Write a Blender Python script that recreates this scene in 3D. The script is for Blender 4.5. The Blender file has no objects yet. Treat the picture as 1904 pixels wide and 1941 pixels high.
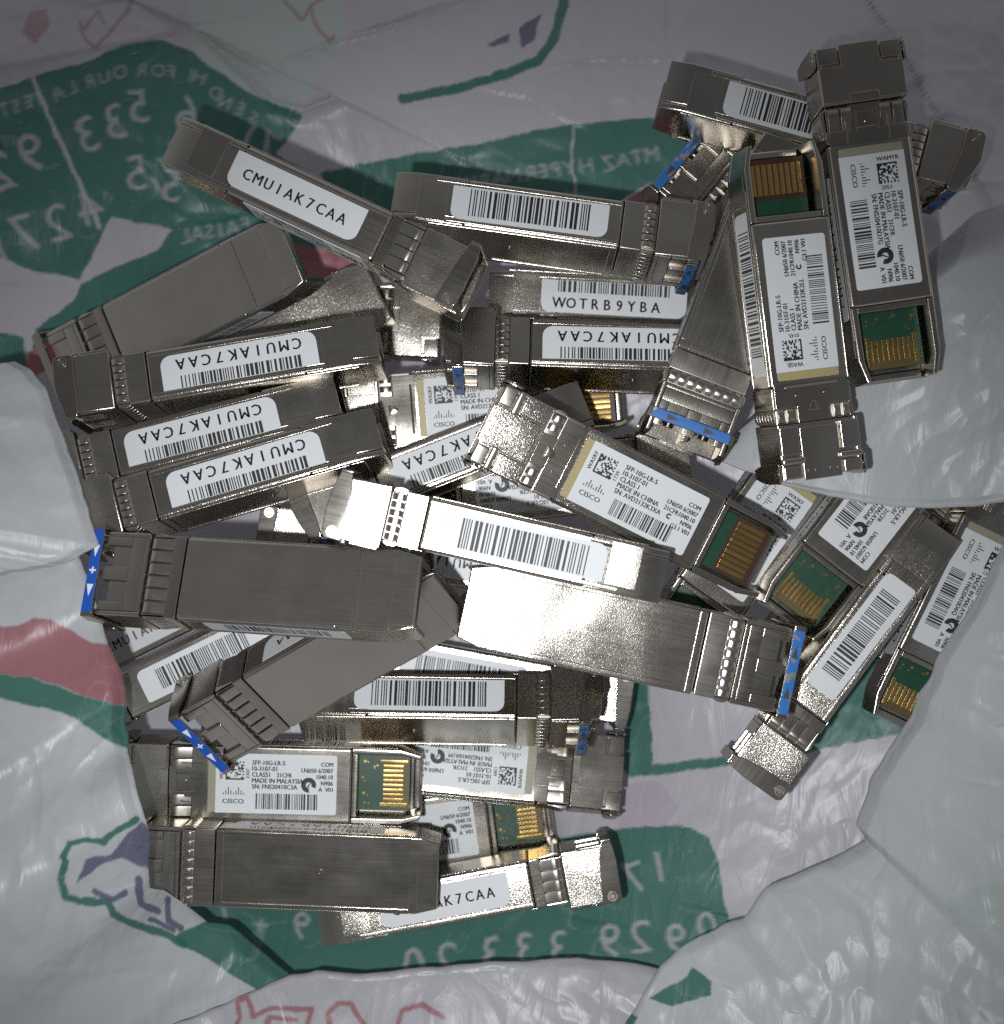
import bpy, bmesh, math, random
import numpy as np
from mathutils import Vector, Matrix

MM = 0.001                       # everything below is written in millimetres
scene = bpy.context.scene
C = scene.collection

# ------------------------------------------------------------------ camera, light, exposure
CAM_H, FOC = 260.0, 2778.0       # camera height, focal length in pixels of a 1904 px wide frame
cam_d = bpy.data.cameras.new('camera')
cam = bpy.data.objects.new('camera', cam_d); C.objects.link(cam)
cam.location = (0, 0, CAM_H * MM)
cam_d.sensor_fit = 'HORIZONTAL'; cam_d.sensor_width = 36.0
cam_d.lens = 36.0 * FOC / 1904.0
cam_d.clip_start = 0.005; cam_d.clip_end = 10.0
scene.camera = cam
cam_d.dof.use_dof = True; cam_d.dof.focus_distance = 0.244; cam_d.dof.aperture_fstop = 26.0

world = bpy.data.worlds.new('World'); scene.world = world
world.use_nodes = True
bg = world.node_tree.nodes['Background']
# a dim indoor room: the phone and the photographer keep it dark overhead, a little lighter towards the walls
_nt = world.node_tree
_tcw = _nt.nodes.new('ShaderNodeTexCoord'); _sep = _nt.nodes.new('ShaderNodeSeparateXYZ'); _rw = _nt.nodes.new('ShaderNodeValToRGB')
_nt.links.new(_tcw.outputs['Generated'], _sep.inputs[0]); _nt.links.new(_sep.outputs['Z'], _rw.inputs[0]); _nt.links.new(_rw.outputs[0], bg.inputs['Color'])
_rw.color_ramp.elements[0].position = 0.15; _rw.color_ramp.elements[0].color = (0.34, 0.345, 0.36, 1)
_rw.color_ramp.elements[1].position = 1.0; _rw.color_ramp.elements[1].color = (0.030, 0.030, 0.032, 1)
bg.inputs['Strength'].default_value = 1.0

flash_d = bpy.data.lights.new('phone_flash', 'SPOT')
flash_d.energy = 2.3; flash_d.color = (0.965, 0.985, 1.0)
flash_d.spot_size = math.radians(58); flash_d.spot_blend = 1.0
flash_d.shadow_soft_size = 0.0028
flash = bpy.data.objects.new('phone_flash', flash_d); C.objects.link(flash)
flash.location = (-0.020, -0.014, 0.262)
_d = Vector((-0.004, -0.026, 0.0)) - Vector(flash.location)
flash.rotation_euler = _d.to_track_quat('-Z', 'Y').to_euler()

scene.view_settings.view_transform = 'Standard'
scene.view_settings.look = 'None'
scene.view_settings.exposure = 0.0
scene.view_settings.gamma = 1.0
scene.render.engine = 'CYCLES'
scene.cycles.max_bounces = 6
scene.cycles.use_denoising = False      # keep the fine grain of the cast metal
scene.cycles.sample_clamp_indirect = 1.5

# ------------------------------------------------------------------ materials
def new_mat(name):
    m = bpy.data.materials.new(name); m.use_nodes = True
    nt = m.node_tree
    return m, nt, nt.nodes['Principled BSDF']

def metal(name, col, rough, grain=0.0, gscale=5200.0, gdist=0.00003, var=0.05, haze=0.10, broad=0.36):
    """plated metal: a tight lobe with short tails plus a faint broad one, fine cast or rolled grain, faint smudges"""
    m, nt, p = new_mat(name)
    N, L = nt.nodes, nt.links
    N.remove(p)
    out = N['Material Output']
    tc = N.new('ShaderNodeTexCoord')
    info = N.new('ShaderNodeObjectInfo')
    add = N.new('ShaderNodeVectorMath'); add.operation = 'ADD'
    L.new(tc.outputs['Object'], add.inputs[0]); L.new(info.outputs['Random'], add.inputs[1])
    n1 = N.new('ShaderNodeTexNoise'); n1.inputs['Scale'].default_value = 130.0; n1.inputs['Detail'].default_value = 5
    L.new(add.outputs[0], n1.inputs['Vector'])
    mx = N.new('ShaderNodeMix'); mx.data_type = 'RGBA'
    mx.inputs[6].default_value = (*[c * (1 - var) for c in col], 1)
    mx.inputs[7].default_value = (*[min(1, c * (1 + var)) for c in col], 1)
    L.new(n1.outputs['Fac'], mx.inputs[0])
    mr = N.new('ShaderNodeMapRange')
    mr.inputs[1].default_value = 0.3; mr.inputs[2].default_value = 0.75
    mr.inputs[3].default_value = rough * 0.94; mr.inputs[4].default_value = rough * 1.08
    L.new(n1.outputs['Fac'], mr.inputs[0])
    g1 = N.new('ShaderNodeBsdfAnisotropic'); g1.distribution = 'BECKMANN'
    g2 = N.new('ShaderNodeBsdfAnisotropic'); g2.distribution = 'GGX'; g2.inputs['Roughness'].default_value = broad
    L.new(mr.outputs[0], g1.inputs['Roughness'])
    ms = N.new('ShaderNodeMixShader')
    n3 = N.new('ShaderNodeTexNoise'); n3.inputs['Scale'].default_value = 210.0; n3.inputs['Detail'].default_value = 6; n3.inputs['Distortion'].default_value = 0.6
    L.new(add.outputs[0], n3.inputs['Vector'])
    mh = N.new('ShaderNodeMapRange'); mh.inputs[1].default_value = 0.35; mh.inputs[2].default_value = 0.68
    mh.inputs[3].default_value = haze * 0.6; mh.inputs[4].default_value = haze * 1.5
    mp = N.new('ShaderNodeMapping'); mp.inputs['Scale'].default_value = (90.0, 2600.0, 2600.0)      # faint drawing lines along the body
    L.new(add.outputs[0], mp.inputs[0])
    n5 = N.new('ShaderNodeTexNoise'); n5.inputs['Scale'].default_value = 1.0; n5.inputs['Detail'].default_value = 3
    L.new(mp.outputs[0], n5.inputs['Vector'])
    mm = N.new('ShaderNodeMix'); mm.inputs[0].default_value = 0.45
    L.new(n3.outputs['Fac'], mm.inputs[2]); L.new(n5.outputs['Fac'], mm.inputs[3])
    L.new(mm.outputs[0], mh.inputs[0]); L.new(mh.outputs[0], ms.inputs[0])
    for g, k in ((g1, 1), (g2, 2)):
        L.new(mx.outputs[2], g.inputs['Color']); L.new(g.outputs[0], ms.inputs[k])
    L.new(ms.outputs[0], out.inputs['Surface'])
    if grain > 0:
        n2 = N.new('ShaderNodeTexNoise'); n2.inputs['Scale'].default_value = gscale; n2.inputs['Detail'].default_value = 0.0
        L.new(add.outputs[0], n2.inputs['Vector'])
        b = N.new('ShaderNodeBump'); b.inputs['Strength'].default_value = grain; b.inputs['Distance'].default_value = gdist
        L.new(n2.outputs['Fac'], b.inputs['Height'])
        sc = N.new('ShaderNodeSeparateColor'); L.new(info.outputs['Color'], sc.inputs[0])
        mu = N.new('ShaderNodeMath'); mu.operation = 'MULTIPLY'; mu.inputs[1].default_value = gdist
        L.new(sc.outputs[0], mu.inputs[0]); L.new(mu.outputs[0], b.inputs['Distance'])
        n4 = N.new('ShaderNodeTexNoise'); n4.inputs['Scale'].default_value = 75.0; n4.inputs['Detail'].default_value = 1.0
        L.new(add.outputs[0], n4.inputs['Vector'])
        bw = N.new('ShaderNodeBump'); bw.inputs['Strength'].default_value = 0.5; bw.inputs['Distance'].default_value = 0.0009   # faces are never quite flat
        L.new(n4.outputs['Fac'], bw.inputs['Height']); L.new(bw.outputs[0], b.inputs['Normal'])
        for g in (g1, g2): L.new(b.outputs[0], g.inputs['Normal'])
    return m

def plain(name, col, rough=0.5, spec=0.5, var=0.0, scale=400.0):
    m, nt, p = new_mat(name)
    p.inputs['Base Color'].default_value = (*col, 1)
    p.inputs['Roughness'].default_value = rough
    p.inputs['Specular IOR Level'].default_value = spec
    if var > 0:
        N, L = nt.nodes, nt.links
        tc = N.new('ShaderNodeTexCoord')
        n1 = N.new('ShaderNodeTexNoise'); n1.inputs['Scale'].default_value = scale; n1.inputs['Detail'].default_value = 4
        L.new(tc.outputs['Object'], n1.inputs['Vector'])
        mx = N.new('ShaderNodeMix'); mx.data_type = 'RGBA'
        mx.inputs[6].default_value = (*[c * (1 - var) for c in col], 1)
        mx.inputs[7].default_value = (*[min(1, c * (1 + var)) for c in col], 1)
        L.new(n1.outputs['Fac'], mx.inputs[0]); L.new(mx.outputs[2], p.inputs['Base Color'])
    return m

def worn_blue(name):
    m, nt, p = new_mat(name)
    N, L = nt.nodes, nt.links
    tc = N.new('ShaderNodeTexCoord'); info = N.new('ShaderNodeObjectInfo')
    add = N.new('ShaderNodeVectorMath'); add.operation = 'ADD'
    L.new(tc.outputs['Object'], add.inputs[0]); L.new(info.outputs['Random'], add.inputs[1])
    n1 = N.new('ShaderNodeTexNoise'); n1.inputs['Scale'].default_value = 520.0; n1.inputs['Detail'].default_value = 3
    L.new(add.outputs[0], n1.inputs['Vector'])
    r = N.new('ShaderNodeValToRGB')
    r.color_ramp.elements[0].position = 0.43; r.color_ramp.elements[1].position = 0.455
    L.new(n1.outputs['Fac'], r.inputs[0])
    mx = N.new('ShaderNodeMix'); mx.data_type = 'RGBA'
    mx.inputs[6].default_value = (0.30, 0.29, 0.28, 1); mx.inputs[7].default_value = (0.014, 0.13, 0.42, 1)
    L.new(r.outputs[0], mx.inputs[0]); L.new(mx.outputs[2], p.inputs['Base Color'])
    inv = N.new('ShaderNodeMath'); inv.operation = 'SUBTRACT'; inv.inputs[0].default_value = 1.0
    L.new(r.outputs[0], inv.inputs[1]); L.new(inv.outputs[0], p.inputs['Metallic'])
    p.inputs['Roughness'].default_value = 0.38
    return m

NICKEL = (0.60, 0.56, 0.50)
MAT = {
 'satin':  metal('satin_nickel', NICKEL, 0.25, 0.9, 7600, 0.000026, haze=0.14),
 'cast':   metal('cast_nickel', NICKEL, 0.235, 1.0, 7000, 0.000030, haze=0.10),
 'spring': metal('spring_steel', (0.62, 0.58, 0.52), 0.27, 0.4, 8000, 0.000008, haze=0.16),
 'plate':  metal('stamped_plate', (0.50, 0.465, 0.41), 0.20, 0.8, 8000, 0.000014, haze=0.12),
 'arm':    metal('polished_arm', (0.52, 0.485, 0.435), 0.15, 0.6, 8000, 0.000008, haze=0.09),
 'inner':  metal('inner_metal', (0.26, 0.235, 0.2), 0.34, 0.6, 4000, 0.00003),
 'gold':   metal('gold_plating', (0.74, 0.50, 0.18), 0.27, 0.5, 4000, 0.00003, haze=0.2),
 'board':  plain('green_solder_mask', (0.008, 0.052, 0.028), 0.35, 0.5, 0.35, 900),
 'bare':   plain('bare_board', (0.085, 0.060, 0.012), 0.45, 0.5, 0.2, 900),
 'copper': plain('copper_board', (0.045, 0.017, 0.007), 0.40, 0.5, 0.2, 900),
 'label':  plain('label_paper', (0.62, 0.64, 0.655), 0.42, 0.45, 0.035, 220),
 'greyband': plain('grey_speckled_band', (0.27, 0.265, 0.19), 0.40, 0.5, 0.5, 4200),
 'band':   plain('speckled_band', (0.36, 0.30, 0.14), 0.40, 0.5, 0.55, 4200),
 'ink':    plain('black_ink', (0.018, 0.019, 0.022), 0.5, 0.4),
 'blue':   plain('blue_paint', (0.010, 0.085, 0.43), 0.38, 0.5, 0.08, 600),
 'wblue':  worn_blue('worn_blue_paint'),
 'white':  plain('white_paint', (0.75, 0.76, 0.76), 0.45),
 'dark':   plain('dark_paint', (0.03, 0.035, 0.045), 0.45),
}

# ------------------------------------------------------------------ mesh helpers (millimetres in, metres out)
def box(bm, x0, x1, y0, y1, z0, z1, bev=0.0, seg=1):
    vs = [bm.verts.new((x, y, z)) for x in (x0, x1) for y in (y0, y1) for z in (z0, z1)]
    fs = []
    for q in ((0, 1, 3, 2), (4, 6, 7, 5), (0, 4, 5, 1), (2, 3, 7, 6), (0, 2, 6, 4), (1, 5, 7, 3)):
        fs.append(bm.faces.new([vs[k] for k in q]))
    if bev > 0:
        es = list({e for f in fs for e in f.edges})
        bmesh.ops.bevel(bm, geom=es, offset=bev, segments=seg, profile=0.5, affect='EDGES')

def prism(bm, poly, plane, a, b, bev=0.0, seg=1):
    """poly: 2-D outline; plane 'xy','xz','yz'; extruded from a to b along the third axis"""
    def P(p, t):
        return {'xy': (p[0], p[1], t), 'xz': (p[0], t, p[1]), 'yz': (t, p[0], p[1])}[plane]
    n = len(poly)
    v0 = [bm.verts.new(P(p, a)) for p in poly]; v1 = [bm.verts.new(P(p, b)) for p in poly]
    fs = [bm.faces.new(v0), bm.faces.new(v1[::-1])]
    for k in range(n):
        fs.append(bm.faces.new((v0[k], v1[k], v1[(k + 1) % n], v0[(k + 1) % n])))
    bmesh.ops.recalc_face_normals(bm, faces=fs)
    if bev > 0:
        es = [e for f in fs[:2] for e in f.edges]
        bmesh.ops.bevel(bm, geom=list(set(es)), offset=bev, segments=seg, profile=0.5, affect='EDGES')

def disc(bm, cx, cy, r, plane, a, b, n=14):
    prism(bm, [(cx + r * math.cos(2 * math.pi * k / n), cy + r * math.sin(2 * math.pi * k / n)) for k in range(n)], plane, a, b)

def ring(bm, cx, cy, r0, r1, plane, a, b, n=16):
    def P(p, t):
        return {'xy': (p[0], p[1], t), 'xz': (p[0], t, p[1]), 'yz': (t, p[0], p[1])}[plane]
    cs = [(math.cos(2 * math.pi * k / n), math.sin(2 * math.pi * k / n)) for k in range(n)]
    L4 = [[bm.verts.new(P((cx + r * c, cy + r * s), t)) for c, s in cs] for r, t in ((r0, a), (r1, a), (r1, b), (r0, b))]
    fs = []
    for q in range(4):
        A, B = L4[q], L4[(q + 1) % 4]
        for k in range(n):
            fs.append(bm.faces.new((A[k], A[(k + 1) % n], B[(k + 1) % n], B[k])))
    bmesh.ops.recalc_face_normals(bm, faces=fs)

def soften(me):
    """corner normals weighted by face area: broad faces stay flat, their rounded edges catch the light"""
    me.polygons.foreach_set('use_smooth', [True] * len(me.polygons))
    by_v = [[] for _ in me.vertices]
    for p in me.polygons:
        for v in p.vertices: by_v[v].append((p.normal.copy(), p.area))
    out = []
    for p in me.polygons:
        n0 = p.normal
        for v in p.vertices:
            s = Vector((0, 0, 0))
            for n, a in by_v[v]:
                if n.dot(n0) > 0.64: s += n * a
            out.append(s.normalized() if s.length > 0 else n0.copy())
    me.normals_split_custom_set(out)

def done(name, bm, mat, shift=(-27.25, 0, 0)):
    bmesh.ops.translate(bm, verts=bm.verts, vec=shift)
    bmesh.ops.scale(bm, verts=bm.verts, vec=(MM, MM, MM))
    me = bpy.data.meshes.new(name); bm.to_mesh(me); bm.free()
    me.materials.append(MAT[mat])
    soften(me)
    return me

def from_lists(name, V, Fc, mat):
    me = bpy.data.meshes.new(name)
    me.from_pydata([tuple(c * MM for c in v) for v in V], [], Fc)
    me.materials.append(MAT[mat]); me.update()
    return me

# lettering: outlines of the built-in typeface as flat polygons
_tc = bpy.data.curves.new('glyph_source', 'FONT'); _to = bpy.data.objects.new('glyph_source', _tc); C.objects.link(_to)
_tc.resolution_u = 2
_glyphs = {}
def glyph(s):
    """(verts, faces, width) of a string at size 1, baseline at 0, left edge at 0"""
    if s not in _glyphs:
        _tc.body = s; _tc.size = 1.0
        bpy.context.view_layer.update()
        dg = bpy.context.evaluated_depsgraph_get(); ev = _to.evaluated_get(dg)
        me = ev.to_mesh()
        v = [(q.co.x, q.co.y) for q in me.vertices]; f = [tuple(p.vertices) for p in me.polygons]
        ev.to_mesh_clear()
        x0 = min((p[0] for p in v), default=0); x1 = max((p[0] for p in v), default=0)
        _glyphs[s] = ([(p[0] - x0, p[1]) for p in v], f, x1 - x0)
    return _glyphs[s]

class Flat:
    """collects flat 2-D shapes (a = reading direction, b = up)"""
    def __init__(self): self.v, self.f = [], []
    def add(self, v, f):
        n = len(self.v); self.v += v; self.f += [tuple(k + n for k in q) for q in f]
    def rect(self, a0, a1, b0, b1): self.add([(a0, b0), (a1, b0), (a1, b1), (a0, b1)], [(0, 1, 2, 3)])
    def poly(self, pts): self.add(list(pts), [tuple(range(len(pts)))])
    def text(self, s, a, b, size, align='l', rot=0.0, narrow=1.0, bold=0.0):
        v, f, w = glyph(s)
        sx = size * narrow
        o = {'l': 0, 'r': -w * sx, 'c': -w * sx / 2}[align]
        c, sn = math.cos(rot), math.sin(rot)
        for dx in ((0.0,) if bold == 0 else (-bold, bold)):
            self.add([(a + c * (p[0] * sx + o + dx) - sn * p[1] * size, b + sn * (p[0] * sx + o + dx) + c * p[1] * size) for p in v], f)
    def mono(self, s, a, b, size, pitch, narrow=1.0, bold=0.0):
        for k, ch in enumerate(s): self.text(ch, a + k * pitch, b, size, 'c', 0, narrow, bold)
    def bars(self, a0, a1, b0, b1, seed, fine=0.16):
        r = random.Random(seed); a = a0
        while a < a1:
            w = fine * r.choice((1, 1, 1, 2, 2.6)); self.rect(a, min(a + w, a1), b0, b1)
            a += w + fine * r.choice((1, 1, 1.3, 2.2))
    def mesh(self, name, frame, mat):
        o, ea, eb = (np.array(q, float) for q in frame)
        V = [tuple(o + ea * p[0] + eb * p[1]) for p in self.v]
        n = np.cross(ea, eb)
        me = from_lists(name, V, self.f, mat)
        return me

def rounded(w, h, radii, n=5):
    """outline of a w x h rectangle from (0,0), corner radii at bl, br, tr, tl"""
    out = []
    for (cx, cy, r, a0) in ((0, 0, radii[0], 180), (w, 0, radii[1], 270), (w, h, radii[2], 0), (0, h, radii[3], 90)):
        if r <= 0: out.append((cx, cy)); continue
        ox = cx + (r if cx == 0 else -r); oy = cy + (r if cy == 0 else -r)
        for k in range(n + 1):
            a = math.radians(a0 + 90 * k / n); out.append((ox + r * math.cos(a), oy + r * math.sin(a)))
    return out

def sticker(name, pts, frame, mat, thick=0.09):
    """a thin solid sheet with the outline pts in the frame (origin, a, b)"""
    o, ea, eb = (np.array(q, float) for q in frame); nn = np.cross(ea, eb)
    n = len(pts)
    V = [tuple(o + ea * p[0] + eb * p[1] + nn * thick) for p in pts] + [tuple(o + ea * p[0] + eb * p[1] - nn * 0.05) for p in pts]
    Fc = [tuple(range(n))] + [(k, k + n, (k + 1) % n + n, (k + 1) % n) for k in range(n)]
    return from_lists(name, V, Fc, mat)

# ------------------------------------------------------------------ where each module lies (mm): middle of its underside, direction nose to tail, direction of its label face
POSES = {
'P':((60.74,48.55,15.50),(0.1414,-0.9899,0.0000),(0.0000,0.0000,1.0000)),
'Q':((46.73,32.42,15.64),(-0.1311,0.9898,0.0558),(0.1794,-0.0317,0.9833)),
'R':((39.51,35.87,16.33),(0.3565,0.9343,0.0000),(-0.0000,-0.0000,-1.0000)),
'U':((52.73,60.74,7.41),(-0.9651,0.2617,0.0000),(0.2614,0.9638,-0.0523)),
'V':((50.80,46.02,1.18),(0.7615,-0.6481,0.0000),(-0.0000,-0.0000,-1.0000)),
'X':((7.95,44.47,8.40),(-0.9907,0.1358,0.0000),(0.1328,0.9691,-0.2079)),
'A':((-27.31,52.84,16.58),(-0.8987,0.4331,-0.0692),(-0.4341,-0.9009,0.0000)),
'C':((25.02,42.67,-13.24),(-0.9985,0.0553,0.0000),(-0.0553,-0.9985,0.0000)),
'W':((16.20,23.35,2.32),(0.9994,-0.0337,0.0000),(0.0327,0.9697,-0.2419)),
'L1':((-47.16,19.64,8.37),(0.9864,0.1644,0.0000),(-0.1628,0.9768,-0.1392)),
'L2':((-53.09,7.90,6.06),(0.9686,0.2486,0.0000),(-0.2462,0.9592,-0.1392)),
'L3':((-45.26,0.87,11.77),(0.9604,0.2786,0.0000),(-0.2744,0.9458,-0.1736)),
'F1':((-59.57,34.89,0.81),(0.8663,0.3552,0.3511),(0.3249,0.1332,-0.9363)),
'F2':((-47.59,29.34,-16.22),(0.8890,0.4578,0.0000),(-0.0000,-0.0000,-1.0000)),
'K':((-38.93,37.91,-33.50),(-0.9992,0.0403,0.0000),(0.0000,0.0000,1.0000)),
'G':((-4.71,19.66,-15.50),(0.9968,0.0805,0.0000),(0.0000,0.0000,1.0000)),
'J':((-9.07,4.74,-0.54),(0.9314,0.3641,0.0000),(-0.3627,0.9278,-0.0872)),
'S1':((0.03,-0.20,23.25),(0.9750,-0.2223,0.0000),(-0.2223,-0.9750,0.0000)),
'M':((20.11,3.66,11.59),(0.8863,-0.4400,-0.1442),(0.1135,-0.0953,0.9889)),
'O':((7.35,5.57,-15.40),(-0.9953,-0.0965,0.0000),(0.0000,0.0000,1.0000)),
'O2':((-18.52,-12.21,-14.44),(0.9903,-0.1388,0.0000),(0.1388,0.9903,-0.0000)),
'S2':((20.59,-20.09,25.94),(-0.9771,0.2115,0.0237),(-0.0231,0.0050,-0.9997)),
'N':((-39.92,-11.05,27.49),(0.9855,-0.0512,0.1620),(0.1413,-0.2833,-0.9486)),
'N2':((-30.60,-27.10,13.19),(0.8331,0.4861,0.2638),(-0.0354,0.5229,-0.8517)),
'N3':((-58.93,-24.22,-6.83),(0.8994,0.4371,0.0000),(0.4371,-0.8994,0.0000)),
'N4':((-65.56,-16.37,-27.71),(-0.8961,-0.4438,0.0000),(0.4438,-0.8961,0.0000)),
'Y1':((-9.02,-39.35,-2.82),(-0.9999,0.0160,0.0000),(0.0139,0.8659,-0.5000)),
'Y0':((-3.40,-35.26,-20.01),(-0.9841,0.1779,0.0000),(0.1774,0.9817,-0.0698)),
'Z1':((-4.81,-48.28,-18.87),(-0.9955,0.0945,0.0000),(0.0260,0.2744,0.9613)),
'Z2':((-41.84,-48.50,-9.86),(0.9996,-0.0274,0.0000),(0.0000,0.0000,1.0000)),
'Z3':((-38.30,-62.12,6.20),(0.9992,-0.0392,0.0000),(-0.0000,-0.0000,-1.0000)),
'Z4':((-17.22,-61.29,-26.09),(0.9920,0.1265,0.0000),(0.0000,0.0000,1.0000)),
'Z5':((-6.74,-64.97,-8.32),(-0.9832,-0.1823,0.0000),(0.1816,-0.9795,0.0872)),
'R1':((55.86,-22.25,2.96),(0.5973,0.8020,0.0000),(0.7990,-0.5950,0.0872)),
'R2':((66.04,2.77,-0.50),(-0.6105,-0.7920,0.0000),(0.0000,0.0000,1.0000)),
'R3':((82.04,-13.37,-5.39),(-0.4349,-0.9005,0.0000),(0.0000,0.0000,1.0000)),
'R4':((45.53,-2.99,-8.50),(-0.5740,-0.8188,0.0000),(0.0000,0.0000,1.0000)),
'R5':((64.36,-11.32,-5.26),(-0.6050,-0.7962,0.0000),(-0.0000,-0.0000,-1.0000)),
}

# ------------------------------------------------------------------ the bag
def unproject(px, py, z):
    """point at height z (mm) seen at pixel (px, py) of the 1904 x 1941 frame"""
    return ((px - 952.0) / FOC * (CAM_H - z), -(py - 970.5) / FOC * (CAM_H - z), z)

def lattice(seed, n=64):
    return np.random.RandomState(seed).rand(n, n) * 2 - 1

def vnoise(x, y, size, seed):
    """smooth value noise in -1..1, feature size in mm"""
    g = lattice(seed); n = g.shape[0]
    u = x / size + 1000.3; v = y / size + 1000.7
    i = np.floor(u).astype(int); j = np.floor(v).astype(int)
    fu = u - i; fv = v - j
    fu = fu * fu * fu * (fu * (fu * 6 - 15) + 10); fv = fv * fv * fv * (fv * (fv * 6 - 15) + 10)
    a = g[i % n, j % n]; b = g[(i + 1) % n, j % n]; c = g[i % n, (j + 1) % n]; d = g[(i + 1) % n, (j + 1) % n]
    return (a * (1 - fu) + b * fu) * (1 - fv) + (c * (1 - fu) + d * fu) * fv

def facets(x, y, size, seed):
    """creased sheet: flat cells that meet in sharp ridges and valleys (plane per jittered cell, blended by the two nearest)"""
    r = np.random.RandomState(seed); n = 48
    jx = r.rand(n, n); jy = r.rand(n, n); gx = r.rand(n, n) * 2 - 1; gy = r.rand(n, n) * 2 - 1; h0 = r.rand(n, n) * 2 - 1
    u = x / size + 500.0; v = y / size + 500.0
    i0 = np.floor(u).astype(int); j0 = np.floor(v).astype(int)
    best = np.full(u.shape, -1e3)
    for di in (-1, 0, 1):
        for dj in (-1, 0, 1):
            i = i0 + di; j = j0 + dj; a = i % n; b = j % n
            cx = i + jx[a, b]; cy = j + jy[a, b]
            dx = u - cx; dy = v - cy
            h = 0.45 * h0[a, b] + gx[a, b] * dx * 0.45 + gy[a, b] * dy * 0.45 - 0.55 * (dx * dx + dy * dy)
            best = np.logaddexp(best, 16.0 * h)
    return best / 16.0

def crumple(x, y, amp, seed, coarse=17.0):
    wx = x + 6.0 * vnoise(x, y, 29.0, seed + 1) + 1.2 * vnoise(x, y, 7.0, seed + 11)
    wy = y + 6.0 * vnoise(x, y, 29.0, seed + 2) + 1.2 * vnoise(x, y, 7.0, seed + 12)
    calm = np.clip(0.65 + 1.0 * vnoise(x, y, 34.0, seed + 9), 0.2, 1)       # some areas lie smoother, others are wrinkled
    m = np.clip(0.5 + 2.0 * vnoise(x, y, 45.0, seed + 10), 0, 1)             # creases run in two directions that take turns
    z = 1.0 * facets(wx, wy, coarse * 1.3, seed + 3)
    z += 0.5 * vnoise(x, y, coarse * 1.6, seed + 8)
    for k, w in ((0, m), (1, 1 - m)):
        a = seed * 0.37 + k * 1.25
        ux = wx * math.cos(a) + wy * math.sin(a); uy = -wx * math.sin(a) + wy * math.cos(a)
        z -= 0.52 * w * calm * facets(ux, uy * 0.5, coarse * 0.62, seed + 4 + k)
        z += 0.42 * w * calm * facets(ux * 1.05, uy * 0.55, coarse * 0.30, seed + 14 + k)
        z -= 0.24 * w * calm * facets(ux, uy * 0.7, coarse * 0.15, seed + 24 + k)
    z += 0.22 * np.exp(-(vnoise(wx, wy, coarse * 1.5, seed + 6) / 0.045) ** 2) * np.clip(vnoise(x, y, coarse * 2, seed + 7) * 2, 0, 1)
    return amp * z

def inside(px, py, poly):
    P = np.array(poly, float); r = np.zeros(px.shape, bool)
    lo = P.min(0); hi = P.max(0)
    m = (px >= lo[0]) & (px <= hi[0]) & (py >= lo[1]) & (py <= hi[1])
    if not m.any(): return r
    x = px[m]; y = py[m]; q = np.zeros(x.shape, bool)
    for k in range(len(P)):
        x0, y0 = P[k]; x1, y1 = P[(k + 1) % len(P)]
        if y0 == y1: continue
        c = ((y0 > y) != (y1 > y)) & (x < (x1 - x0) * (y - y0) / (y1 - y0) + x0)
        q ^= c
    r[m] = q
    return r

def seg_dist(px, py, pts):
    best = np.full(px.shape, 1e9)
    for (x0, y0), (x1, y1) in zip(pts[:-1], pts[1:]):
        dx, dy = x1 - x0, y1 - y0; l2 = dx * dx + dy * dy + 1e-9
        t = np.clip(((px - x0) * dx + (py - y0) * dy) / l2, 0, 1)
        best = np.minimum(best, np.hypot(px - x0 - t * dx, py - y0 - t * dy))
    return best

def tri_mask(px, py, V, Fc):
    r = np.zeros(px.shape, bool); V = np.array(V)
    lo = V.min(0); hi = V.max(0)
    m = (px >= lo[0]) & (px <= hi[0]) & (py >= lo[1]) & (py <= hi[1])
    if not m.any(): return r
    x = px[m]; y = py[m]; q = np.zeros(x.shape, bool)
    for f in Fc:
        for k in range(1, len(f) - 1):
            a, b, c = V[f[0]], V[f[k]], V[f[k + 1]]
            d = (b[0] - a[0]) * (c[1] - a[1]) - (b[1] - a[1]) * (c[0] - a[0])
            if abs(d) < 1e-9: continue
            u = ((x - a[0]) * (c[1] - a[1]) - (y - a[1]) * (c[0] - a[0])) / d
            v = ((b[0] - a[0]) * (y - a[1]) - (b[1] - a[1]) * (x - a[0])) / d
            q |= (u >= 0) & (v >= 0) & (u + v <= 1)
    r[m] = q
    return r

GREEN = (0.022, 0.150, 0.112); PINK = (0.36, 0.125, 0.145); NAVY = (0.105, 0.115, 0.19); RED = (0.36, 0.15, 0.16)
FAINT = (0.40, 0.27, 0.29); LILAC = (0.50, 0.475, 0.52); WHITE = (0.52, 0.54, 0.555); MINT = (0.46, 0.515, 0.50)

def mirrored(ch, cx, cy, h, rot=0.0, wide=1.0, bold=0.0):
    """a character of the print, seen from the inside of the bag (mirror writing), centred at a pixel"""
    v, f, w = glyph(ch); s = h / 0.72
    c, sn = math.cos(math.radians(rot)), math.sin(math.radians(rot)); out = []
    for p in v:
        a = -(p[0] - w / 2) * s * wide; b = -(p[1] - 0.36) * s
        out.append((cx + c * a - sn * b, cy + sn * a + c * b))
    return ('glyph', out, f, bold)

def P_(pts, col): return ('poly', pts, col)
def S_(pts, width, col): return ('line', pts, width, col)
def T_(items, col=LILAC): return [('text', i, col) for i in items]

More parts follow.
